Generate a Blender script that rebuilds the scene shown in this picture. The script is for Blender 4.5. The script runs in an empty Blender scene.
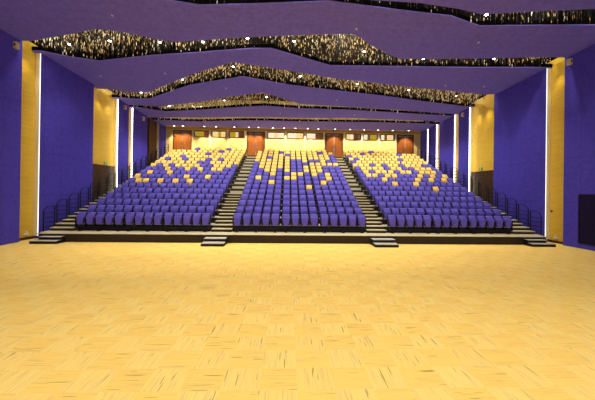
import bpy, bmesh, math, random
from mathutils import Vector, Matrix
random.seed(7)
scene = bpy.context.scene
COL = scene.collection
PI = math.pi

# ------------------------------------------------------------------ materials
def lin(c):
    c /= 255.0
    return c / 12.92 if c <= .04045 else ((c + .055) / 1.055) ** 2.4
def rgb(r, g, b): return (lin(r), lin(g), lin(b), 1)
MATS = {}
def mat(name, col, rough=.7, metal=0, spec=.3, noise=None, bump=0, scale=8, emit=None, estr=0):
    m = bpy.data.materials.new(name); m.use_nodes = True
    nt = m.node_tree; b = nt.nodes['Principled BSDF']
    b.inputs['Base Color'].default_value = col
    b.inputs['Roughness'].default_value = rough
    b.inputs['Metallic'].default_value = metal
    b.inputs['Specular IOR Level'].default_value = spec
    if noise:
        tc = nt.nodes.new('ShaderNodeTexCoord'); n = nt.nodes.new('ShaderNodeTexNoise')
        n.inputs['Scale'].default_value = scale; n.inputs['Detail'].default_value = 3
        nt.links.new(tc.outputs['Object'], n.inputs['Vector'])
        mx = nt.nodes.new('ShaderNodeMix'); mx.data_type = 'RGBA'
        mx.inputs['A'].default_value = tuple(c * (1 - noise) for c in col[:3]) + (1,)
        mx.inputs['B'].default_value = tuple(min(1, c * (1 + noise)) for c in col[:3]) + (1,)
        nt.links.new(n.outputs['Fac'], mx.inputs['Factor'])
        nt.links.new(mx.outputs['Result'], b.inputs['Base Color'])
        if bump:
            bp = nt.nodes.new('ShaderNodeBump'); bp.inputs['Strength'].default_value = bump
            nt.links.new(n.outputs['Fac'], bp.inputs['Height']); nt.links.new(bp.outputs['Normal'], b.inputs['Normal'])
    if emit:
        b.inputs['Emission Color'].default_value = emit
        b.inputs['Emission Strength'].default_value = estr
    MATS[name] = m
    return m

class NB:
    """small node-graph helper"""
    def __init__(s, m): s.nt = m.node_tree; s.m = m
    def node(s, t, **k):
        n = s.nt.nodes.new(t)
        for a, v in k.items(): setattr(n, a, v)
        return n
    def link(s, a, b): s.nt.links.new(a, b)
    def setin(s, n, i, v):
        if hasattr(v, 'is_output'): s.link(v, n.inputs[i])
        else: n.inputs[i].default_value = v
    def math(s, op, a, b=0.0, c=0.0):
        n = s.node('ShaderNodeMath', operation=op)
        s.setin(n, 0, a); s.setin(n, 1, b); s.setin(n, 2, c)
        return n.outputs[0]
    def mix(s, f, a, b):
        n = s.node('ShaderNodeMix', data_type='RGBA')
        s.setin(n, 'Factor', f); s.setin(n, 'A', a); s.setin(n, 'B', b)
        return n.outputs['Result']
    def xyz(s, coord='Object'):
        tc = s.node('ShaderNodeTexCoord'); sp = s.node('ShaderNodeSeparateXYZ')
        s.link(tc.outputs[coord], sp.inputs[0]); return sp.outputs
    def comb(s, x, y, z=0.0):
        n = s.node('ShaderNodeCombineXYZ')
        s.setin(n, 0, x); s.setin(n, 1, y); s.setin(n, 2, z); return n.outputs[0]

def floor_material():
    m = mat('carpet_tiles', rgb(250, 208, 112), .9, spec=.1)
    g = NB(m); X, Y, Z = g.xyz()
    T = .55
    u = g.math('DIVIDE', X, T); v = g.math('DIVIDE', Y, T)
    iu = g.math('FLOOR', u); iv = g.math('FLOOR', v)
    fu = g.math('SUBTRACT', u, iu); fv = g.math('SUBTRACT', v, iv)
    par = g.math('FLOORED_MODULO', g.math('ADD', iu, iv), 2.0)      # 0 = streaks run across, 1 = streaks run away
    across = g.math('ADD', g.math('MULTIPLY', fv, g.math('SUBTRACT', 1.0, par)), g.math('MULTIPLY', fu, par))
    along = g.math('ADD', g.math('MULTIPLY', fu, g.math('SUBTRACT', 1.0, par)), g.math('MULTIPLY', fv, par))
    wn = g.node('ShaderNodeTexWhiteNoise', noise_dimensions='2D'); g.link(g.comb(iu, iv), wn.inputs['Vector'])
    tr = wn.outputs['Value']; seed = g.math('MULTIPLY', tr, 371.0)
    def streak(sa, sl, off):
        n = g.node('ShaderNodeTexNoise'); n.inputs['Scale'].default_value = 1; n.inputs['Detail'].default_value = 1
        g.link(g.comb(g.math('MULTIPLY', across, sa), g.math('MULTIPLY', along, sl), g.math('ADD', seed, off)), n.inputs['Vector'])
        return n.outputs['Fac']
    base = g.mix(par, rgb(254, 208, 92), rgb(255, 216, 112))
    base = g.mix(g.math('MULTIPLY', tr, .35), base, rgb(248, 196, 78))
    base = g.mix(g.math('MULTIPLY', streak(30, 1.5, 0), .5), base, rgb(255, 226, 140))
    def thr(v_, t, w): 
        return g.math('MINIMUM', g.math('MAXIMUM', g.math('DIVIDE', g.math('SUBTRACT', v_, t), w), 0.0), 1.0)
    base = g.mix(g.math('MULTIPLY', thr(streak(34, .8, 11.3), .58, .06), .22), base, rgb(206, 152, 84))
    base = g.mix(g.math('MULTIPLY', thr(streak(40, .8, 57.7), .62, .05), .42), base, rgb(186, 160, 130))
    base = g.mix(g.math('MULTIPLY', thr(streak(24, .9, 93.1), .70, .03), .8), base, rgb(96, 92, 40))
    base = g.mix(g.math('MULTIPLY', thr(streak(40, 40, 31.1), .62, .1), .25), base, rgb(255, 236, 170))
    b = m.node_tree.nodes['Principled BSDF']; g.link(base, b.inputs['Base Color'])
    return m

def panel_material(name, col, sx, sy, axes, dark=.8, coarse=45):
    """fabric faced acoustic boards: woven grain and thin joints"""
    m = mat(name, col, .9, spec=.1)
    g = NB(m); P = g.xyz(); a, c = P[axes[0]], P[axes[1]]
    def joint(v, s, w):
        t = g.math('DIVIDE', v, s); f = g.math('SUBTRACT', t, g.math('FLOOR', t))
        return g.math('LESS_THAN', g.math('MINIMUM', f, g.math('SUBTRACT', 1.0, f)), w / s)
    j = g.math('MAXIMUM', joint(a, sx, .014), joint(c, sy, .014))
    tc = g.node('ShaderNodeTexCoord'); n = g.node('ShaderNodeTexNoise'); n.inputs['Scale'].default_value = coarse; n.inputs['Detail'].default_value = 2
    g.link(tc.outputs['Object'], n.inputs['Vector'])
    n2 = g.node('ShaderNodeTexNoise'); n2.inputs['Scale'].default_value = 5; n2.inputs['Detail'].default_value = 3
    g.link(tc.outputs['Object'], n2.inputs['Vector'])
    lo = tuple(x * .35 for x in col[:3]) + (1,); hi = tuple(min(1, x * 1.65) for x in col[:3]) + (1,)
    f = g.math('ADD', g.math('MULTIPLY', n.outputs['Fac'], .6), g.math('MULTIPLY', n2.outputs['Fac'], .4))
    base = g.mix(f, lo, hi)
    base = g.mix(g.math('MULTIPLY', j, 1 - dark), base, (0.002, 0.002, 0.006, 1))
    g.link(base, m.node_tree.nodes['Principled BSDF'].inputs['Base Color'])
    bp = g.node('ShaderNodeBump'); bp.inputs['Strength'].default_value = .25; bp.inputs['Distance'].default_value = .02
    g.link(n.outputs['Fac'], bp.inputs['Height']); g.link(bp.outputs['Normal'], m.node_tree.nodes['Principled BSDF'].inputs['Normal'])
    return m

def wood_material(name, c1, c2, axis=2, rings=9, rough=.35, planks=0):
    m = mat(name, c1, rough, spec=.4)
    g = NB(m); P = g.xyz()
    s = [14, 14, 14]; s[axis] = .9
    n = g.node('ShaderNodeTexNoise'); n.inputs['Scale'].default_value = 1; n.inputs['Detail'].default_value = 4; n.inputs['Distortion'].default_value = .6
    g.link(g.comb(g.math('MULTIPLY', P[0], s[0]), g.math('MULTIPLY', P[1], s[1]), g.math('MULTIPLY', P[2], s[2])), n.inputs['Vector'])
    f = n.outputs['Fac']
    base = g.mix(g.math('MINIMUM', g.math('MAXIMUM', g.math('MULTIPLY_ADD', f, 3.0, -1.0), 0.0), 1.0), c1, c2)
    if planks:
        t = g.math('DIVIDE', P[planks[0]], planks[1]); fr = g.math('SUBTRACT', t, g.math('FLOOR', t))
        base = g.mix(g.math('MULTIPLY', g.math('LESS_THAN', fr, .05), .8), base, (0.004, .002, .001, 1))
    g.link(base, m.node_tree.nodes['Principled BSDF'].inputs['Base Color'])
    return m

M = dict(
    floor=floor_material(),
    ceil=panel_material('purple_ceiling_boards', rgb(120, 109, 238), 1.2, .6, (0, 1), .85, 30),
    wblue=panel_material('blue_acoustic_boards', rgb(80, 70, 184), 1.2, 2.4, (1, 2), .75, 40),
    wyel=wood_material('golden_veneer', rgb(214, 174, 40), rgb(228, 188, 62), axis=1, rough=.5),
    wback=mat('cream_wall_paint', rgb(250, 222, 140), .8, noise=.04, scale=1.5),
    cream=mat('pale_cream_paint', rgb(255, 240, 190), .7, noise=.03, scale=4),
    gold_trim=mat('golden_pelmet_paint', rgb(222, 170, 60), .6, noise=.06, scale=5),
    dwood=wood_material('dark_walnut_boards', rgb(48, 27, 12), rgb(74, 42, 18), axis=2, planks=(1, .2), rough=.5),
    door=wood_material('red_brown_door_veneer', rgb(134, 70, 18), rgb(164, 94, 30), axis=2, rough=.4),
    frame=wood_material('brown_window_frame', rgb(84, 48, 18), rgb(108, 64, 26), axis=0),
    skirting=mat('dark_brown_skirting', rgb(66, 38, 18), .6, noise=.2),
    void=mat('black_ceiling_void', rgb(10, 9, 10), .95, spec=0, noise=.2),
    steel=mat('brushed_steel', rgb(190, 190, 195), .35, metal=.9, noise=.05),
    riser=mat('dark_brown_riser', rgb(52, 42, 24), .7, noise=.35, scale=20),
    tread=mat('beige_carpet_tread', rgb(206, 192, 150), .9, noise=.18, scale=60),
    greytread=mat('grey_beige_step_carpet', rgb(186, 184, 170), .9, noise=.15, scale=60),
    nosing=mat('pale_step_nosing', rgb(206, 194, 154), .6, noise=.08, scale=30),
    blue=mat('blue_seat_fabric', rgb(102, 90, 188), .85, spec=.2, noise=.12, scale=30, bump=.15),
    gold=mat('gold_seat_fabric', rgb(246, 206, 114), .85, spec=.2, noise=.10, scale=30, bump=.15),
    black=mat('black_powder_coat', rgb(24, 20, 22), .5, noise=.1),
    rail=mat('dark_rail_paint', rgb(18, 14, 20), .6, noise=.1),
    strand=mat('dark_strand_cord', rgb(26, 20, 14), .6, noise=.2),
    bead_gold=mat('gold_bead', rgb(236, 196, 110), .3, noise=.1, spec=.6),
    bead_pale=mat('pale_crystal_bead', rgb(252, 240, 205), .2, noise=.1, spec=.8),
    bead_brown=mat('bronze_bead', rgb(84, 58, 26), .4, noise=.1, spec=.5),
    led=mat('white_led_strip', (1, 1, 1, 1), emit=(1, .96, .86, 1), estr=7),
    led_low=mat('soft_led_strip', (1, 1, 1, 1), emit=(.95, 1, .9, 1), estr=1.3),
    lamp=mat('downlight_lens', (1, 1, 1, 1), emit=(1, .93, .76, 1), estr=14),
    white=mat('white_plastic', rgb(235, 232, 222), .4, noise=.03),
    mesh=panel_material('black_grille_mesh', rgb(48, 38, 84), .05, .05, (1, 2), .3, 60),
    green=mat('green_exit_sign', rgb(90, 150, 60), .5, noise=.05, emit=rgb(60, 160, 80), estr=.12),
    beige=mat('beige_plastic', rgb(214, 196, 150), .5, noise=.05),
)
def glass_mat():
    m = bpy.data.materials.new('clear_window_glass'); m.use_nodes = True; nt = m.node_tree
    nt.nodes.remove(nt.nodes['Principled BSDF']); out = nt.nodes['Material Output']
    t = nt.nodes.new('ShaderNodeBsdfTransparent'); gl = nt.nodes.new('ShaderNodeBsdfGlossy'); gl.inputs['Roughness'].default_value = .05
    fr = nt.nodes.new('ShaderNodeFresnel'); mx = nt.nodes.new('ShaderNodeMixShader')
    nt.links.new(fr.outputs[0], mx.inputs[0]); nt.links.new(t.outputs[0], mx.inputs[1]); nt.links.new(gl.outputs[0], mx.inputs[2])
    nt.links.new(mx.outputs[0], out.inputs[0]); return m
M['glass'] = glass_mat()
def flat(name, c, e=0): 
    M[name] = mat(name, c, .8, noise=.04, scale=3, emit=c if e else None, estr=e); return M[name]
flat('booth_cream_glow', rgb(248, 226, 160), .7); flat('booth_olive_glow', rgb(206, 176, 30), .5); flat('booth_brown_glow', rgb(160, 110, 50), .1)  # blinds glow by themselves, standing in for the light inside the booth
flat('booth_white_glow', rgb(246, 238, 212), .8)

# ------------------------------------------------------------------ mesh helpers
class MB:
    def __init__(s): s.v = []; s.f = []; s.mi = []; s.mats = []
    def mid(s, m):
        if m not in s.mats: s.mats.append(m)
        return s.mats.index(m)
    def add(s, vs, fs, m):
        o = len(s.v); i = s.mid(m); s.v += [tuple(p) for p in vs]
        for f in fs: s.f.append(tuple(a + o for a in f)); s.mi.append(i)
    def box(s, x0, x1, y0, y1, z0, z1, m, mats=None):
        vs = [(x0,y0,z0),(x1,y0,z0),(x1,y1,z0),(x0,y1,z0),(x0,y0,z1),(x1,y0,z1),(x1,y1,z1),(x0,y1,z1)]
        fs = [(0,3,2,1),(4,5,6,7),(0,1,5,4),(2,3,7,6),(1,2,6,5),(3,0,4,7)]      # bottom top front back right left
        if not mats: s.add(vs, fs, m)
        else:
            o = len(s.v); s.v += vs
            for k, f in enumerate(fs): s.f.append(tuple(a + o for a in f)); s.mi.append(s.mid(mats.get(k, m)))
    def prism(s, poly, z0, z1, m):
        n = len(poly)
        if sum(poly[i][0]*poly[(i+1)%n][1]-poly[(i+1)%n][0]*poly[i][1] for i in range(n)) < 0: poly = poly[::-1]
        z0 = z0 if callable(z0) else (lambda x, y, z=z0: z); z1 = z1 if callable(z1) else (lambda x, y, z=z1: z)
        vs = [(x, y, z0(x, y)) for x, y in poly] + [(x, y, z1(x, y)) for x, y in poly]
        fs = [tuple(range(n))[::-1], tuple(range(n, 2*n))] + [(i, (i+1)%n, n+(i+1)%n, n+i) for i in range(n)]
        s.add(vs, fs, m)
    def tube(s, pts, r, m, n=8):
        pts = [Vector(p) for p in pts]; vs = []; up = Vector((0, 0, 1)); rad = r if isinstance(r, (list, tuple)) else [r]*len(pts)
        for i, p in enumerate(pts):
            d = (pts[min(i+1, len(pts)-1)] - pts[max(i-1, 0)]).normalized()
            a = d.cross(up)
            if a.length < .01: a = Vector((1, 0, 0))
            a.normalize(); b = d.cross(a)
            vs += [p + (a*math.cos(2*PI*k/n) + b*math.sin(2*PI*k/n))*rad[i] for k in range(n)]
        fs = [(i*n+k, i*n+(k+1)%n, (i+1)*n+(k+1)%n, (i+1)*n+k) for i in range(len(pts)-1) for k in range(n)]
        fs += [tuple(range(n))[::-1], tuple(range((len(pts)-1)*n, len(pts)*n))]
        s.add(vs, fs, m)
    def lathe(s, c, prof, m, n=16, axis='z'):
        vs = []
        for r, h in prof:
            for k in range(n):
                a = 2*PI*k/n; x, y = r*math.cos(a), r*math.sin(a)
                vs.append((c[0]+x, c[1]+y, c[2]+h) if axis == 'z' else (c[0]+x, c[1]+h, c[2]+y))
        fs = [(i*n+k, i*n+(k+1)%n, (i+1)*n+(k+1)%n, (i+1)*n+k) for i in range(len(prof)-1) for k in range(n)]
        fs += [tuple(range(n))[::-1], tuple(range((len(prof)-1)*n, len(prof)*n))]
        s.add(vs, fs, m)
    def slab(s, outline, y0, y1, inset, m, tilt=0, bulge=0):
        """cushion: an outline in x,z swept front to back with softened rims"""
        n = len(outline); cx = sum(p[0] for p in outline)/n; cz = sum(p[1] for p in outline)/n
        zb = min(p[1] for p in outline)
        vs = []
        for yy, ins in ((y1, inset), (y1-inset, 0), (y0+inset, 0), (y0, inset)):
            for x, z in outline:
                dx, dz = x-cx, z-cz; L = math.hypot(dx, dz) or 1; k = (L-ins)/L
                zz = cz+dz*k; vs.append((cx+dx*k, yy+tilt*(zz-zb), zz))
        fs = [(i*n+k, i*n+(k+1)%n, (i+1)*n+(k+1)%n, (i+1)*n+k) for i in range(3) for k in range(n)]
        fs.append(tuple(range(n))[::-1])
        o = 3*n; vs.append((cx, y0-bulge+tilt*(cz-zb), cz)); c = len(vs)-1
        fs += [(o+k, o+(k+1)%n, c) for k in range(n)]
        s.add(vs, fs, m)
    def merge(s, o, off, swap=None):
        base = len(s.v); s.v += [(a+off[0], b+off[1], c+off[2]) for a, b, c in o.v]
        ids = [s.mid((swap or {}).get(m, m)) for m in o.mats]
        for f, i in zip(o.f, o.mi): s.f.append(tuple(a+base for a in f)); s.mi.append(ids[i])
    def build(s, name, parent=None, smooth=False):
        me = bpy.data.meshes.new(name); me.from_pydata(s.v, [], s.f)
        for m in s.mats: me.materials.append(M[m])
        me.polygons.foreach_set('material_index', s.mi)
        bm = bmesh.new(); bm.from_mesh(me); bmesh.ops.recalc_face_normals(bm, faces=bm.faces); bm.to_mesh(me); bm.free()
        if smooth:
            me.polygons.foreach_set('use_smooth', [True]*len(me.polygons)); me.set_sharp_from_angle(angle=.7)
        me.update()
        o = bpy.data.objects.new(name, me); COL.objects.link(o)
        if parent: o.parent = parent
        return o
def tag(o, label=None, cat=None, group=None, kind=None):
    if label: o['label'] = label
    if cat: o['category'] = cat
    if group: o['group'] = group
    if kind: o['kind'] = kind
    return o
def struct(name, mb, label=None):
    o = mb.build(name); o['kind'] = 'structure'
    if label: o['label'] = label
    return o
def empty(name, loc, label, cat, group=None):
    o = bpy.data.objects.new(name, None); COL.objects.link(o); o.location = loc; o.empty_display_size = .2
    return tag(o, label, cat, group)
CH = {}
def copy_tree(o, parent=None):
    c = o.copy(); COL.objects.link(c); c.parent = parent
    for ch in list(o.children): copy_tree(ch, c)
    return c
ORD = ['first', 'second', 'third', 'fourth', 'fifth', 'sixth', 'seventh', 'eighth', 'ninth', 'tenth', 'eleventh',
       'twelfth', 'thirteenth', 'fourteenth', 'fifteenth', 'sixteenth', 'seventeenth', 'eighteenth', 'nineteenth', 'twentieth']

# ------------------------------------------------------------------ hall dimensions (x from the hall's centre line, y away from the camera)
YB = 33.4
def face(y): return 14.55 - .048*(y-17)           # face of the blue wall panels
def base(y): return face(y) + .33                 # wall behind them
def zc(y): return 10.40 - .056*(y-16)             # underside of the hung ceiling
PAN = [(-4, 16.56), (17.75, 22.05), (24.95, 26.4), (27.05, 29.5), (30.1, 31.6), (31.9, 33.4)]
TOP = 12.6

fl = MB(); fl.box(-18, 18, -4, 34.5, -.2, 0, 'floor'); struct('floor', fl)
for s, nm in ((-1, 'left'), (1, 'right')):
    w = MB(); w.prism([(s*base(-4), -4), (s*base(YB+1), YB+1), (s*(base(YB+1)+.3), YB+1), (s*(base(-4)+.3), -4)], 0, lambda x, y: zc(y)+.45, 'wyel')
    w.prism([(s*base(-4), -4), (s*base(YB+1), YB+1), (s*(base(YB+1)+.3), YB+1), (s*(base(-4)+.3), -4)], lambda x, y: zc(y)+.45, TOP, 'void')
    struct('wall_'+nm, w)
    for i, (a, b) in enumerate(PAN):
        p = MB(); m = 'wblue'
        p.prism([(s*face(a), a), (s*face(b), b), (s*(base(b)-.005), b), (s*(base(a)-.005), a)], 0.02, zc((a+b)/2)+.22, m)
        if i: p.prism([(s*(face(a)+.03), a-.015), (s*(base(a)-.01), a-.015), (s*(base(a)-.01), a), (s*(face(a)+.03), a)], .16, zc(a)+.1, 'cream')
        if i: p.prism([(s*face(a), a-.04), (s*face(a), a), (s*(face(a)+.012), a), (s*(face(a)+.012), a-.04)], .02, zc(a)-.01, m)
        if s < 0 and i == 4:                        # dark doorway boards on the left, blue on the right
            p = MB(); p.prism([(s*(face(a)+.12), a), (s*(face(b)+.12), b), (s*(base(b)-.005), b), (s*(base(a)-.005), a)], 0.02, zc(b)+.2, 'dwood')
        struct('wall_'+nm, p)
    # skirting in the recesses
    for i in range(5):
        a, b = PAN[i][1], PAN[i+1][0]
        k = MB(); k.prism([(s*(base(a)-.04), a), (s*(base(b)-.04), b-.02), (s*(base(b)-.001), b-.02), (s*(base(a)-.001), a)], 0, .14, 'skirting')
        struct('baseboard_'+nm, k)
    # dark timber dado in the second recess
    a, b = PAN[1][1]+.01, PAN[2][0]-.02
    d = MB(); d.prism([(s*(base(a)-.10), a), (s*(base(b)-.10), b), (s*(base(b)-.041), b), (s*(base(a)-.041), a)], .14, 4.5, 'dwood')
    d.prism([(s*(base(a)-.13), a), (s*(base(b)-.13), b), (s*(base(b)-.02), b), (s*(base(a)-.02), a)], 4.5, 4.57, 'skirting')
    struct('trim_1' if s < 0 else 'trim_2', d)

wb = MB(); bw = base(YB)
# back wall pieces around the doors and windows
DOORS = [(-13.0, -11.05), (-5.2, -3.27), (3.25, 5.2), (11.15, 13.0)]
WINS = [(-10.8, -9.25), (-8.98, -7.4), (-7.1, -5.52), (-2.98, -1.15), (-.9, .92), (1.17, 3.0), (5.5, 7.15), (7.4, 9.02), (9.3, 10.9)]
DT, WB_, WT = 9.15, 8.45, 9.15
xs = -bw
for kind, (a, b) in sorted([('d', q) for q in DOORS] + [('w', q) for q in WINS], key=lambda t: t[1][0]):
    wb.box(xs, a, YB, YB+.2, 0, 9.15, 'wback')
    if kind == 'w': wb.box(a, b, YB, YB+.2, 0, WB_, 'wback')
    else: wb.box(a, b, YB, YB+.2, 0, 6.5, 'wback')
    xs = b
wb.box(xs, bw, YB, YB+.2, 0, 9.15, 'wback'); wb.box(-bw, bw, YB, YB+.2, 9.15, TOP, 'wback')
struct('wall_back', wb)
pm = MB(); pm.box(-bw+.4, bw-.4, YB-.10, YB-.002, 9.24, 9.62, 'gold_trim'); struct('trim_3', pm)
n = 4
for x in (-9.115, -7.25, -5.36, -3.13, -1.02, 1.05, 3.12, 5.35, 7.27, 9.16, 11.02):
    t = MB(); t.box(x-.06, x+.06, YB-.045, YB-.002, 6.54, 9.23, 'cream'); struct('trim_%d' % n, t); n += 1
BL = [['booth_olive_glow', 'booth_olive_glow', 'booth_brown_glow'], ['booth_cream_glow', 'booth_olive_glow', 'booth_cream_glow'], ['booth_olive_glow', 'booth_cream_glow', 'booth_brown_glow'],
      ['booth_white_glow', 'booth_cream_glow', 'booth_white_glow'], ['booth_white_glow', 'booth_white_glow', 'booth_cream_glow'], ['booth_white_glow', 'booth_white_glow', 'booth_brown_glow'],
      ['booth_cream_glow', 'booth_white_glow', 'booth_brown_glow'], ['booth_white_glow', 'booth_brown_glow', 'booth_olive_glow'], ['booth_white_glow', 'booth_brown_glow', 'booth_cream_glow']]
for i, (a, b) in enumerate(WINS):
    f = MB(); w = .07
    f.box(a, b, YB-.06, YB+.12, WT-w, WT, 'frame'); f.box(a, b, YB-.06, YB+.12, WB_, WB_+w, 'frame')
    f.box(a, a+w, YB-.06, YB+.12, WB_+w, WT-w, 'frame'); f.box(b-w, b, YB-.06, YB+.12, WB_+w, WT-w, 'frame')
    o = f.build('window_%d' % (i+1)); o['kind'] = 'structure'
    g = MB(); g.box(a+w, b-w, YB+.03, YB+.04, WB_+w, WT-w, 'glass'); g.build('window_pane', o)
    L = b-a; cuts = [(0, .38), (.38, .58), (.58, 1)]
    for (c0, c1), mm in zip(cuts, BL[i]):
        q = MB(); q.box(a+.02+c0*(L-.04), a+.02+c1*(L-.04)-.01, YB+.5+(.1 if mm == 'booth_brown_glow' else 0), YB+.53+(.1 if mm == 'booth_brown_glow' else 0), WB_-.3, WT+.3, mm)
        q.build('blind', o)
for i, (a, b) in enumerate(DOORS):
    root = MB(); w = .09
    root.box(a, a+w, YB-.05, YB+.15, 6.52, DT-w, 'frame'); root.box(b-w, b, YB-.05, YB+.15, 6.52, DT-w, 'frame'); root.box(a, b, YB-.05, YB+.15, DT-w, DT, 'frame')
    o = root.build('door_%d' % (i+1)); o['kind'] = 'structure'
    mid = (a+b)/2
    for l, r in ((a+w, mid-.008), (mid+.008, b-w)):
        lf = MB(); lf.box(l, r, YB+.03, YB+.09, 6.53, DT-w-.01, 'door')
        for z0, z1 in ((6.75, 7.55), (7.72, 8.92)): lf.box(l+.14, r-.14, YB+.018, YB+.03, z0, z1, 'door')
        leaf = lf.build('door_leaf', o)
        hx = (mid-.09) if l < mid-.1 else (mid+.09)
        h = MB(); h.tube([(hx, YB+.02, 7.35), (hx, YB-.03, 7.38), (hx, YB-.03, 7.85), (hx, YB+.02, 7.88)], .018, 'steel'); h.build('door_handle', leaf, True)
        c = MB(); c.box(l+.1, l+.45, YB-.03, YB+.03, DT-w-.14, DT-w-.05, 'steel'); c.box(l+.2, l+.75, YB-.06, YB-.035, DT-w-.11, DT-w-.085, 'steel'); c.build('door_closer', leaf)
    s = MB(); s.box(mid-.03, mid+.03, YB+.0, YB+.03, 6.6, DT-w-.02, 'steel'); s.build('meeting_strip', o)

# ------------------------------------------------------------------ ceiling: black void, hung purple panels with wavy edges, glittering strands between
vd = MB(); vd.box(-15.6, 15.6, -4, YB+.2, TOP-.1, TOP+.1, 'void'); struct('ceiling', vd)
W = 15.0
NEAR = [
 [(-W, 10.9), (-6, 12.0), (0, 12.1), (2.5, 12.37), (4.6, 12.44), (6.4, 12.72), (7.5, 13.0), (8.3, 12.91), (9.9, 12.66), (12.0, 12.4), (W, 12.4)],
 [(-W, 16.43), (-14.0, 16.43), (-12.1, 15.82), (-9.8, 15.08), (-8.5, 15.43), (-7.7, 15.78), (-6.6, 16.09), (-6.1, 16.01), (-3.2, 15.47), (-0.2, 15.07), (2.3, 14.79), (3.0, 15.33), (3.8, 16.05), (5.5, 17.15), (7.7, 17.01), (11.0, 16.69), (13.5, 16.42), (W, 16.42)],
 [(-W, 22.83), (-13.7, 22.83), (-12.9, 23.35), (-11.1, 23.23), (-7.1, 20.05), (-4.1, 18.1), (-2.5, 18.51), (2.6, 20.03), (6.9, 20.9), (9.9, 21.41), (13.2, 21.96), (W, 21.96)],
 [(-W, 26.3), (-13.7, 26.3), (-11.6, 26.52), (-7.8, 25.03), (-4.4, 23.37), (-2.7, 22.75), (-1.0, 23.99), (0.2, 25.05), (4.4, 25.49), (8.7, 25.96), (13.7, 26.71), (W, 26.71)],
 [(-W, 29.87), (-13.9, 29.87), (-9.1, 29.5), (-4.3, 28.98), (0.3, 28.94), (5.0, 28.58), (9.8, 28.86), (12.8, 28.97), (W, 28.97)]]
FAR = [
 [(-W, 11.5), (-5.8, 12.84), (-4.5, 13.08), (-2.4, 12.9), (0.9, 12.53), (3.9, 12.93), (6.3, 13.2), (8.0, 13.84), (9.8, 13.7), (13.1, 13.47), (W, 13.47)],
 [(-W, 17.47), (-14.3, 17.47), (-13.2, 18.07), (-11.8, 18.46), (-8.5, 17.61), (-6.2, 17.19), (-2.8, 16.5), (-1.7, 16.43), (-0.1, 17.26), (1.7, 18.18), (5.8, 18.05), (10.0, 17.91), (14.1, 17.65), (W, 17.65)],
 [(-W, 24.57), (-14.0, 24.57), (-12.8, 24.82), (-11.6, 24.62), (-7.6, 21.7), (-3.7, 20.06), (-0.7, 21.23), (2.9, 22.08), (6.0, 22.75), (9.5, 23.69), (13.7, 24.69), (W, 24.69)],
 [(-W, 26.82), (-13.9, 26.82), (-11.7, 27.88), (-8.5, 27.22), (-4.8, 26.16), (-2.7, 25.75), (0.2, 26.18), (4.5, 26.27), (9.0, 26.77), (13.8, 27.29), (W, 27.29)],
 [(-W, 30.71), (-14.1, 30.71), (-9.5, 30.88), (-4.5, 30.14), (0.4, 30.11), (8.2, 29.85), (13.2, 29.99), (W, 29.99)]]
edges_n = [[(-W, -4), (W, -4)]] + FAR
edges_f = NEAR + [[(-W, 32.7), (-9, 32.95), (0, 33.0), (9, 32.95), (W, 32.7)]]
for i in range(6):
    def resample(e):
        out = []
        for (x0, y0), (x1, y1) in zip(e, e[1:]):
            k = max(1, int(abs(x1-x0)/1.0))
            out += [(x0+(x1-x0)*t/k, y0+(y1-y0)*t/k) for t in range(k)]
        return out + [e[-1]]
    a, b = edges_n[i], edges_f[i]
    poly = [(x, y) for x, y in a] + [(x, y) for x, y in b[::-1]]
    # keep the board clear of the side walls
    poly = [(max(-base(y)+.02, min(base(y)-.02, x)), y) for x, y in poly]
    c = MB(); c.prism(poly, lambda x, y: zc(y), lambda x, y: zc(y)+.03, 'ceil')
    c.prism(poly, lambda x, y: zc(y)+.03, lambda x, y: zc(y)+.24, 'void')
    struct('ceiling', c)
def interp(e, x):
    for (x0, y0), (x1, y1) in zip(e, e[1:]):
        if x0 <= x <= x1: return y0+(y1-y0)*(x-x0)/(x1-x0)
    return e[-1][1]
SLOTW = ['over the front floor, nearest the camera', 'second from the camera, beside the tall gold recesses', 'third from the camera, above the lower seats',
         'fourth from the camera', 'fifth from the camera, nearest the back wall']
rnd = random.Random(3)
for i in range(5):
    mb = MB(); x = -14.2
    step = (.10, .085, .085, .10, .13)[i]
    while x < 14.2:
        y0, y1 = interp(NEAR[i], x)+.06, interp(FAR[i], x)-.06
        if abs(x) < face(y1):
            cnt = max(1, round((y1-y0)/.30))
            for k in range(cnt):
                yy = y0+(y1-y0)*(k+rnd.random())/cnt; xx = x+rnd.uniform(-.04, .04)
                zb = zc(yy)+rnd.choice((.25, .12, .04, .0)); zt = TOP-.13
                mb.tube([(xx, yy, zb), (xx, yy, zt)], .006, 'strand', 3)
                for _ in range((2, 2, 3, 3, 3)[i]):
                    z = zb+rnd.random()**1.3*1.2; h = rnd.uniform(.03, .10)*(1+.03*(yy-16)); r = rnd.uniform(.014, .026)*(1+.03*(yy-16))
                    t = rnd.random(); m = 'bead_pale' if t < .20 else 'bead_gold' if t < .46 else 'bead_brown'
                    mb.tube([(xx, yy, z-h), (xx, yy, z), (xx, yy, z+h)], [r*.4, r, r*.4], m, 4)
        x += step
    o = mb.build('bead_strands'); tag(o, 'glittering gold bead strands hanging in the dark ceiling slot, '+SLOTW[i], 'bead curtain', 'bead strands in the ceiling slots', 'stuff')

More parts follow.
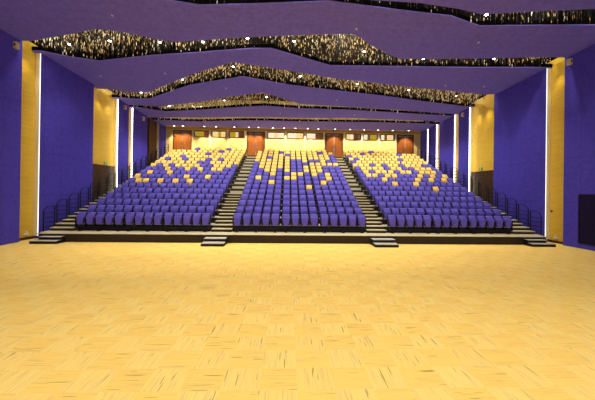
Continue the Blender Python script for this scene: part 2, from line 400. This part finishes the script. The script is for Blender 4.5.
# ------------------------------------------------------------------ lights
def spot(loc, target, power, size, blend=.6, col=(1, .95, .85), r=.08):
    l = bpy.data.lights.new('spot', 'SPOT'); l.energy = power; l.spot_size = math.radians(size); l.spot_blend = blend; l.color = col; l.shadow_soft_size = r
    o = bpy.data.objects.new('ceiling_spot_lamp', l); COL.objects.link(o); o.location = loc
    o.rotation_euler = (Vector(target)-Vector(loc)).to_track_quat('-Z', 'Y').to_euler(); return o
def point(loc, power, col, r=.1):
    l = bpy.data.lights.new('point', 'POINT'); l.energy = power; l.color = col; l.shadow_soft_size = r
    o = bpy.data.objects.new('bead_fill_light', l); COL.objects.link(o); o.location = loc; return o

# slot downlights: housing with a lit lens, with the beam just under each
dl = empty('slot_downlight', (0, 0, 0), '', 'ceiling light')
h = MB(); h.lathe((0, 0, 0), [(.07, .02), (.09, .02), (.09, .26), (.05, .30)], 'black', 14); h.build('housing', dl, True)
h = MB(); h.lathe((0, 0, 0), [(.068, .0), (.068, .018)], 'lamp', 14); h.build('lens', dl)
h = MB(); h.tube([(0, 0, .3), (0, 0, 1.6)], .012, 'black', 6); h.build('drop_rod', dl)
first = True
NX = [(-8, -3, 3, 8), (-12.6, -10.2, -7.6, -5.3, -2.9, -.5, 3.4, 7, 11), (-12, -8, -4.2, 0, 4, 8, 12), (-11, -6, -2.5, 3, 9), (-10, -4, 2, 8)]
for i, xs in enumerate(NX):
    for k, x in enumerate(xs):
        y = (interp(NEAR[i], x)+interp(FAR[i], x))/2; z = zc(y)+.22
        o = dl if first else copy_tree(dl); first = False
        o.location = (x, y, z)
        tag(o, 'small round downlight, %s from the left, in the ceiling slot %s' % (ORD[k], SLOTW[i].split(',')[0]), 'ceiling light', 'downlights in the bead-filled ceiling slots')
    for k in range(5):
        x = -11+5.5*k; y = (interp(NEAR[i], x)+interp(FAR[i], x))/2
        spot((x, y, zc(y)-.02), (x*.95, y+(0, 4.5, 1.5, 1, 1)[i], 0), (200, 560, 700, 700, 700)[i], 125, .8)
    for k in range(9):
        x = -12.8+3.2*k; y0, y1 = interp(NEAR[i], x), interp(FAR[i], x)
        point((x, y0+(y1-y0)*.25, zc(y0)+1.3), (230, 230, 180, 80, 90)[i], (1, .92, .74))  # unseen fill lights added in the void to brighten the beads
# front-of-house lamps of the part of the hall behind the camera
for x in (-7, -2.5, 2.5, 7):
    for y in (-2.5, 3, 7.5):
        spot((x, y, zc(y)-.05), (x*1.1, y+1.0, 0), 450 if y > 5 else 670, 118, .8, (1, .95, .84))
# unseen fill lights added behind the camera to brighten walls and ceiling
for x in (-9, 0, 9):
    l = bpy.data.lights.new('hall_fill', 'AREA'); l.shape = 'RECTANGLE'; l.size = 4; l.size_y = 1.2; l.energy = 90; l.color = (.80, .84, 1)
    o = bpy.data.objects.new('hall_fill_light', l); COL.objects.link(o); o.location = (x, -3.5, 2.2)
    o.rotation_euler = (Vector((x*.8, 16, 8.5))-Vector(o.location)).to_track_quat('-Z', 'Y').to_euler()
world = bpy.data.worlds.new('World'); scene.world = world; world.use_nodes = True
world.node_tree.nodes['Background'].inputs[0].default_value = (.55, .60, 1.0, 1)
world.node_tree.nodes['Background'].inputs[1].default_value = .30

# small downlights in front of the back wall
bd = empty('back_wall_downlight', (0, 0, 0), '', 'ceiling light')
h = MB(); h.lathe((0, 0, 0), [(.075, .0), (.10, .0), (.10, .05), (.075, .05)], 'white', 12); h.build('trim_ring', bd, True)
h = MB(); h.lathe((0, 0, 0), [(.072, -.004), (.072, .02)], 'lamp', 12); h.build('lens', bd)
bx = [-12.6, -11.7, -9.5, -8.3, -6.4, -4.9, -3.9, -2.4, -1.2, 0, 1.3, 2.4, 4.2, 5.8, 7.3, 8.8, 10.4, 12.1]
for k, x in enumerate(bx):
    o = bd if k == 0 else copy_tree(bd); o.location = (x, 32.55, zc(32.55)-.052)
    tag(o, 'tiny round downlight under the ceiling edge by the back wall, %s from the left' % ORD[k], 'ceiling light', 'downlights along the back wall')
    spot((x, 32.55, zc(32.5)-.08), (x, 33.35, 6.6), 330, 85, .7, (1, .88, .60), .04)
# accent lamps in the wide recess
for s in (-1, 1):
    for y in (23.0, 24.1):
        spot((s*(face(y)-.15), y, zc(y)-.1), (s*base(y), y, 5.0), 130, 60, .7, (1, .9, .6), .04)
    spot((s*(face(17.1)-.05), 17.1, zc(17)-.05), (s*base(17.1), 17.1, 4.0), 75, 60, .7, (1, .9, .6), .04)

# LED strips on the leading edges of the wall panels
for s, nm in ((-1, 'left'), (1, 'right')):
    for i in range(1, 6):
        a = PAN[i][0]
        if s < 0 and i in (4, 5): continue
        wd = .03 if i == 1 else .045
        t = MB(); x0 = s*(face(a)+.014); x1 = s*(face(a)+.014+wd)
        zb = .16 if i == 1 else .2
        t.box(min(x0, x1), max(x0, x1), a-.055, a-.025, zb, zc(a)-.02, 'led_low' if i == 1 else 'led')
        o = t.build('led_strip_light')
        tag(o, 'vertical white LED strip on the %s wall, %s from the front' % (nm, ORD[i-1]), 'strip light', 'LED strips between the wall panels')

# ------------------------------------------------------------------ wall fittings
def sign(s, y, z, label):
    o = MB(); x = base(y); o.box(min(s*x, s*(x-.05)), max(s*x, s*(x-.05)), y-.17, y+.17, z-.11, z+.11, 'green')
    r = o.build('exit_sign'); tag(r, label, 'sign')
    g = MB(); xx = s*(x-.055)
    g.add([(xx, y-.05, z-.10), (xx, y+.0, z-.10), (xx, y+.03, z), (xx, y-.02, z)], [(0, 1, 2, 3)], 'white')
    g.box(xx-.003, xx+.003, y-.03, y+.05, z-.02, z+.07, 'white'); g.lathe((xx, y+.01, z+.095), [(.022, -.004), (.022, .004)], 'white', 8)
    g.build('running_figure', r)
sign(-1, 23.9, 4.75, 'green exit sign on the left wall above the dark timber dado')
sign(1, 23.85, 4.75, 'green exit sign on the right wall above the dark timber dado')
for x, lb in ((-4.23, 'above the left of the two central doors'), (4.23, 'above the right of the two central doors'), (12.1, 'above the far right double door')):
    o = MB(); o.box(x-.2, x+.2, YB-.16, YB-.102, 9.30, 9.48, 'green'); r = o.build('exit_sign'); tag(r, 'small green exit sign '+lb, 'sign')
    g = MB(); g.box(x-.02, x+.03, YB-.166, YB-.161, 9.34, 9.42, 'white'); g.lathe((x+.02, YB-.163, 9.445), [(.016, -.003), (.016, .003)], 'white', 8, 'y'); g.build('running_figure', r)
for s, nm in ((-1, 'left'), (1, 'right')):
    x = base(17.4); e = empty('socket_outlet', (s*x, 17.4, .3), 'white floor-level socket plate low on the %s gold recess' % nm, 'socket', 'socket plates low in the gold recesses')
    o = MB(); o.box(min(0, -s*.02), max(0, -s*.02), -.22, .02, -.08, .05, 'white'); o.build('plate', e)
    o = MB(); o.box(min(-s*.02, -s*.10), max(-s*.02, -s*.10), -.19, -.10, -.05, .03, 'white'); o.box(min(-s*.02, -s*.07), max(-s*.02, -s*.07), -.06, .0, -.05, .03, 'white'); o.build('plug', e)
    o = MB(); o.box(min(0, -s*.02), max(0, -s*.02), -.10, .0, .07, .17, 'white'); o.build('upper_plate', e)
o = MB(); o.box(base(17.7)-.03, base(17.7)-.002, 17.55, 17.68, 1.78, 1.88, 'black'); tag(o.build('wall_switch'), 'small black switch plate halfway up the right gold recess', 'switch')
g = empty('wall_grille', (face(14.7), 14.7, 0), 'dark mesh grille set low in the blue wall at right', 'grille')
sk = .048
def wallbox(mb, y0, y1, z0, z1, d0, d1, m):
    mb.prism([(-sk*(y0-14.7)-d0, y0-14.7), (-sk*(y1-14.7)-d0, y1-14.7), (-sk*(y1-14.7)-d1, y1-14.7), (-sk*(y0-14.7)-d1, y0-14.7)], z0, z1, m)
o = MB(); wallbox(o, 13.55, 15.62, .34, 2.79, .0, .02, 'mesh'); o.build('mesh_panel', g)
o = MB(); wallbox(o, 13.5, 15.68, .28, .34, .0, .04, 'black'); wallbox(o, 13.5, 15.68, 2.79, 2.85, .0, .04, 'black'); wallbox(o, 15.62, 15.68, .34, 2.79, .0, .04, 'black'); wallbox(o, 13.5, 13.55, .34, 2.79, .0, .04, 'black'); o.build('frame', g)
for s, y, z, lb in ((-1, 28.6, 9.2, 'small beige wall box high on the fourth blue panel at left'), (-1, 25.7, 9.45, 'small dim wall box high on the narrow blue panel at left'),
                    (-1, 16.15, 10.0, 'beige bracket box at the ceiling beside the left front recess'), (1, 16.2, 10.05, 'beige bracket box at the ceiling beside the right front recess'),
                    (1, 25.7, 9.5, 'small wall box high on the narrow blue panel at right')):
    x = face(y)-.003; e = empty('wall_box', (s*x, y, z), lb, 'wall box')
    o = MB(); o.box(min(0, -s*.14), max(0, -s*.14), -.11, .11, -.16, .16, 'beige'); o.build('body', e)
    o = MB(); o.lathe((-s*.07, -.112, 0), [(.05, -.012), (.05, .0)], 'black', 12, 'y'); o.build('opening', e)
# sprinkler heads on the ceiling boards
sp = [(-8.6, 14.0), (-13.0, 20.6), (-8.6, 19.9), (-5.2, 22.1), (-8.5, 25.4), (6.2, 21.2), (9.9, 20.6), (12.6, 20.6), (-3.9, 24.2), (3.0, 23.9), (8.8, 15.2), (2.4, 14.4), (-1.5, 27.6), (5.2, 27.6)]
p0 = empty('sprinkler_head', (0, 0, 0), '', 'sprinkler')
o = MB(); o.lathe((0, 0, 0), [(.05, -.012), (.05, .0)], 'white', 12); o.build('rosette', p0)
o = MB(); o.lathe((0, 0, 0), [(.03, -.06), (.03, -.055), (.012, -.05), (.012, -.012)], 'steel', 10); o.build('head', p0)
for k, (x, y) in enumerate(sorted(sp, key=lambda q: q[0])):
    o = p0 if k == 0 else copy_tree(p0); o.location = (x, y, zc(y)-.001)
    tag(o, 'tiny pale sprinkler head on the purple ceiling, %s from the left' % ORD[k], 'sprinkler', 'sprinkler heads on the ceiling')

# ------------------------------------------------------------------ tiered stand
D, R = .9135, .357
Y0, Z0, YF = 17.25, .45, 16.66
def xr(y): return 14.04 - .05*(y-17.3)
stand = empty('tiered_seating_stand', (0, YF, 0), 'dark raked seating stand rising from the platform edge to the back doors', 'seating stand')
def spart(mb, name, **k):
    mb.v = [(a, b-YF, c) for a, b, c in mb.v]; return mb.build(name, stand)
o = MB(); o.box(-13.7, 13.7, YF+.02, Y0+D, .0, Z0-.05, 'riser'); spart(o, 'fascia')
for a, b in ((-12.5, -5.13), (-3.82, 3.82), (5.13, 12.5)):
    o = MB(); o.box(a, b, Y0+.66, Y0+.69, Z0+.001, Z0+.10, 'black'); o.box(a, b, Y0+.65, Y0+.69, Z0+.10, Z0+.13, 'riser'); spart(o, 'under_seat_shade_rail')  # black strip stands in for under-seat shade, brown beam line above it
o = MB(); o.box(-13.74, 13.74, YF-.02, Y0, Z0-.05, Z0, 'tread', {2: 'riser'}); o.box(-xr(Y0), xr(Y0), Y0, Y0+D, Z0-.05, Z0, 'tread'); o.box(-13.74, 13.74, YF-.03, YF-.02, Z0-.02, Z0+.001, 'nosing'); spart(o, 'front_deck')
for nrow in range(2, 19):
    y = Y0+D*(nrow-1); z = Z0+R*(nrow-1); ye = y+D if nrow < 18 else YB-.01
    o = MB(); X = xr(y)
    o.box(-X, X, y, ye, z-R if nrow < 18 else z-R, z-.04, 'riser', {5: 'black', 4: 'black'}); o.box(-X, X, y-.015, ye, z-.04, z, 'greytread' if nrow < 18 else 'tread')
    if nrow > 2: o.box(-X+.1, X-.1, y+.1, y+.2, 0, z-R, 'black')
    spart(o, 'tier')
CX = 4.41
for nrow in range(1, 18):
    y = Y0+D*nrow; z = Z0+R*(nrow-1)
    for (a, b) in ((-xr(y)+.09, -12.62), (-5.02, -3.9), (3.9, 5.02), (12.62, xr(y)-.09)):
        o = MB()
        o.box(a, b, y-.46, y-.016, z+.001, z+R/2-.045, 'riser' if nrow < 7 else 'greytread')
        o.box(a, b, y-.48, y-.016, z+R/2-.045, z+R/2, 'nosing', {1: 'tread'})
        o.box(a, b, y-.03, y-.0151, z+R-.045, z+R+.002, 'nosing' if nrow < 7 else 'riser'); o.box(a, b, y-.0151, y+D-.47, z+R, z+R+.004, 'tread')
        spart(o, 'aisle_step')
# loose step units on the hall floor
for x0, x1, lb in ((-5.02, -3.9, 'portable black two-step unit on the floor at the left inner aisle'), (3.78, 4.98, 'portable black two-step unit on the floor at the right inner aisle'),
                   (-13.64, -12.31, 'portable black two-step unit at the left end of the platform'), (12.36, 13.68, 'portable black two-step unit at the right end of the platform')):
    outer = abs(x0) > 8
    e = empty('step_unit', ((x0+x1)/2, YF-.03, 0), lb, 'steps', 'portable step units before the platform'); w = (x1-x0)/2; dx = .0
    f0 = 15.6 if not outer else 16.02
    d = (YF-.04-f0)/2
    for k in range(2):
        ya, yb = f0+k*d-(YF-.03), f0+(k+1)*d-(YF-.03) if k == 0 else -.012
        o = MB(); lx = -w+(.24 if outer and k and x0 < 0 else 0); rx = w-(.24 if outer and k and x0 > 0 else 0); o.box(lx, rx, ya, ya+d+(.03 if k == 0 else -.01), .163*k+.11, .163*(k+1), 'black', {1: 'greytread', 2: 'black'}); o.box(lx, rx, ya-.01, ya+.0, .163*(k+1)-.03, .163*(k+1)+.001, 'nosing'); o.build('tread', e)
        o = MB(); o.box(lx+.02, rx-.02, ya+.015, ya+d-.02, .0 if k == 0 else .0, .163*k+.11, 'black'); o.build('riser', e)
    for sx in (-1, 1):
        o = MB(); o.prism([(sx*(w-.001)-.0, f0-(YF-.03)+.01), (sx*(w+.02), f0-(YF-.03)+.01), (sx*(w+.02), -.02), (sx*(w-.001), -.02)], 0.01, lambda x, y: .10 if (y < -.3 or outer) else .25, 'black'); o.build('side_panel', e)

# ------------------------------------------------------------------ seats
def outl(wt, wb_, z0, z1, r=.05):
    pts = []
    for cx, cz, a0 in ((wt-r, z1-r, 0), (-(wt-r), z1-r, 90), (-(wb_-r), z0+r, 180), (wb_-r, z0+r, 270)):
        for k in range(4):
            a = math.radians(a0+30*k); pts.append((cx+r*math.cos(a), cz+r*math.sin(a)))
    return pts
def seat_parts(simple=False):
    P = {}
    b = MB(); b.slab(outl(.216, .205, .50, .935, .03), .50, .585, .02, 'blue', tilt=.10, bulge=.01)
    b.slab(outl(.216, .216, .885, 1.045, .035), .525, .62, .018, 'blue', tilt=.85)
    b.box(-.228, .228, .60, .635, .45, .985, 'black'); b.box(-.225, .225, .70, .73, .90, 1.07, 'black'); b.box(-.225, .225, .63, .71, .93, .97, 'black'); P['backrest'] = b  # black shell raised past the cushion, standing in for shade between rows
    b = MB(); b.slab(outl(.208, .158, .385, .87, .04), .385, .49, .025, 'blue', tilt=.09, bulge=.015); P['seat_pan'] = b
    if simple: return P
    fr = []
    for s in (-1, 1):
        b = MB(); x = s*.247
        b.box(x-.012, x+.012, .42, .60, .20, .72, 'black'); b.box(x-.013, x+.013, .30, .60, .685, .72, 'black'); b.box(x-.012, x+.012, .55, .64, .72, .93, 'black')
        b.lathe((x, .41, .43), [(.012, -.02), (.012, .01)], 'beige', 6, 'y'); fr.append(b)
    P['frames'] = fr
    b = MB(); b.box(-.259, .259, .46, .54, .17, .23, 'black'); b.box(-.258, .258, .50, .56, .40, .47, 'black'); P['base'] = b
    b = MB(); b.box(-.259, .259, .46, .54, .17, .23, 'black'); b.box(-.258, .258, .50, .56, .40, .47, 'black')
    b.box(-.04, .04, .44, .56, .02, .17, 'black'); b.box(-.08, .08, .33, .62, .0, .03, 'black'); b.lathe((0, .40, .06), [(.05, -.03), (.05, .03)], 'black', 10, 'y'); P['footed'] = b
    return P
SP = seat_parts()
def proto(colour, footed):
    e = bpy.data.objects.new('auditorium_seat', None); COL.objects.link(e); e.empty_display_size = .2
    for nm in ('backrest', 'seat_pan'):
        mb = MB(); mb.merge(SP[nm], (0, 0, 0), {'blue': colour}); mb.build(nm, e, True)
    for fr in SP['frames']:
        mb = MB(); mb.merge(fr, (0, 0, 0)); mb.build('side_frame', e)
    mb = MB(); mb.merge(SP['footed' if footed else 'base'], (0, 0, 0)); mb.build('support_beam', e)
    return e
PAT = {
'L': ['B'*14]*6+['BYYBYBYBYBBBBB', 'YBBBBBBYBBYBBB', 'BYBBYBBBBBBBBB', 'BBBYBBYBYBYYBB', 'YBYBYYYYBBYYYB', 'YYYYYYYBBYYYYY', 'YBYYBYYYBYBYYY', 'YYYBYYYYYYYYYY', 'YYYYYYYBYYYYYY', 'YYYYYYYYYBYYYY', 'YYYYBYYYYYBYYY'],
'C': ['B'*14]*5+['BBBBBBBBYBBBBB', 'BBBYBBBBBBYBBB', 'BYBBBYYBBBBYBB', 'BBBYBBYYBYBYBB', 'BBYYBYBBYYYBBB', 'BYYYYYBBYYYBBB', 'BYYYYYBBBYYYYY', 'YYYYYYBBYBBYBB', 'YYBYYYYYYYYYYB', 'YYYYYBYYYYYYYB', 'YYYYBYYYYYYBYY', 'YYYYYYYYYYYYYY'],
'R': ['B'*14]*5+['BBBBBBBBBYBBBB', 'BBBBYBBYBBBBBB', 'BBBYBBBBYBYBYB', 'BYYBYYBBBYBYBY', 'BYBYYYBYYBYYYB', 'BYYYYBYYBBYYYB', 'YYYBYBYYBYYYBB', 'BYYYYYYYYYYYYY', 'YBYYYYYYYBYYYY', 'BYYYYYYYYYYYYY', 'YYYBYYYYYYBYYY', 'YYYYYBYYYYYYYY']}
OFF = {'L': -12.53, 'R': 5.10}; BN = {'L': 'left', 'C': 'centre', 'R': 'right'}
protos = {}
far = MB(); faro = {c: MB() for c in 'BY'}
for c, cm in (('B', 'blue'), ('Y', 'gold')):
    for nm in ('backrest', 'seat_pan'): faro[c].merge(SP[nm], (0, 0, 0), {'blue': cm})
    for fr in SP['frames']: faro[c].merge(fr, (0, 0, 0))
    faro[c].merge(SP['base'], (0, 0, 0))
for row in range(1, 18):
    for b in 'LCR':
        for i in range(14):
            if row == 17 and ((b == 'L' and not 4 <= i <= 13) or (b == 'C' and not 1 <= i <= 12) or (b == 'R' and not 0 <= i <= 9)): continue
            x = (-3.85+.27+i*.54+.07*(i > 4)+.07*(i > 8)) if b == 'C' else OFF[b]+.2615+i*.523+.055*(i > 4)+.055*(i > 8)
            y = Y0+D*(row-1); z = Z0+R*(row-1)
            c = PAT[b][row-1][i]
            if row <= 7 or (row == 8 and b == 'C' and 4 <= i <= 9):
                key = (c, row == 1 and i in (0, 2, 4, 5, 7, 9, 11, 13))
                if key not in protos: protos[key] = o = proto('blue' if c == 'B' else 'gold', key[1])
                else: o = copy_tree(protos[key])
                o.location = (x, y, z+.001)
                rn = 'front row' if row == 1 else ORD[row-1]+' row'
                tag(o, '%s flip-up auditorium seat, %s of the %s block, %s from the left' % ('blue' if c == 'B' else 'gold', rn, BN[b], ORD[i]), 'seat', 'flip-up seats in the raked auditorium rows')
            else:
                far.merge(faro[c], (x, y-YF, z+.001))
o = far.build('auditorium_seat', None, True); o.location = (0, YF, 0)
tag(o, 'distant gold and blue flip-up seats filling the upper rows', 'seat', 'upper rows of flip-up seats', 'stuff')

# ------------------------------------------------------------------ side guard rails
def rail_proto():
    e = bpy.data.objects.new('guard_rail', None); COL.objects.link(e)
    H = 1.22
    for y0, z0, y1, z1 in ((0, 0, 0, H-.12), (.80, R*.0, .80, H+.10)):
        o = MB(); o.tube([(0, y0, z0), (0, y1, z1)], .034, 'rail', 8); o.build('post', e, True)
    o = MB(); o.tube([(0, 0, H-.14), (0, .04, H-.07), (0, .22, H+.10), (0, .30, H+.12), (0, .80, H+.12)], .024, 'rail', 8); o.build('handrail', e, True)
    for k in range(4):
        z = .22+.25*k; o = MB(); o.tube([(0, .0, z), (0, .80, z+.02)], .026, 'rail', 6); o.build('bar', e, True)
    return e
rp = None
for s, nm in ((-1, 'left'), (1, 'right')):
    for k in range(17):
        y = Y0+.06+D*k; z = Z0+R*k
        if rp is None: rp = o = rail_proto()
        else: o = copy_tree(rp)
        o.location = (s*(xr(y+D)-.045), y, z+.008)
        if k == 0: pass
        tag(o, 'dark metal guard rail beside the %s side steps, %s from the front' % (nm, ORD[k]), 'guard rail', 'stepped guard rails along the side aisles')

# ------------------------------------------------------------------ camera
Hc, yaw, pit, rol, F = 2.8292, .04, .0029, .0129, 308.93
rt = Vector((math.cos(yaw), -math.sin(yaw), 0)); f0 = Vector((math.sin(yaw), math.cos(yaw), 0)); zz = Vector((0, 0, 1))
fw = f0*math.cos(pit)+zz*math.sin(pit); up = zz*math.cos(pit)-f0*math.sin(pit)
r2 = rt*math.cos(rol)+up*math.sin(rol); u2 = -rt*math.sin(rol)+up*math.cos(rol)
cam = bpy.data.cameras.new('Camera'); co = bpy.data.objects.new('Camera', cam); COL.objects.link(co)
mw = Matrix(((r2.x, u2.x, -fw.x, -.7201), (r2.y, u2.y, -fw.y, 0), (r2.z, u2.z, -fw.z, Hc), (0, 0, 0, 1)))
co.matrix_world = mw
cam.sensor_width = 36; cam.lens = F*36/595; cam.shift_x = -2.766/595; cam.shift_y = -9.9/595; cam.clip_end = 200
scene.camera = co
scene.view_settings.view_transform = 'Standard'; scene.view_settings.look = 'None'; scene.view_settings.gamma = 1
scene.view_settings.exposure = .1; scene.view_settings.use_curve_mapping = False
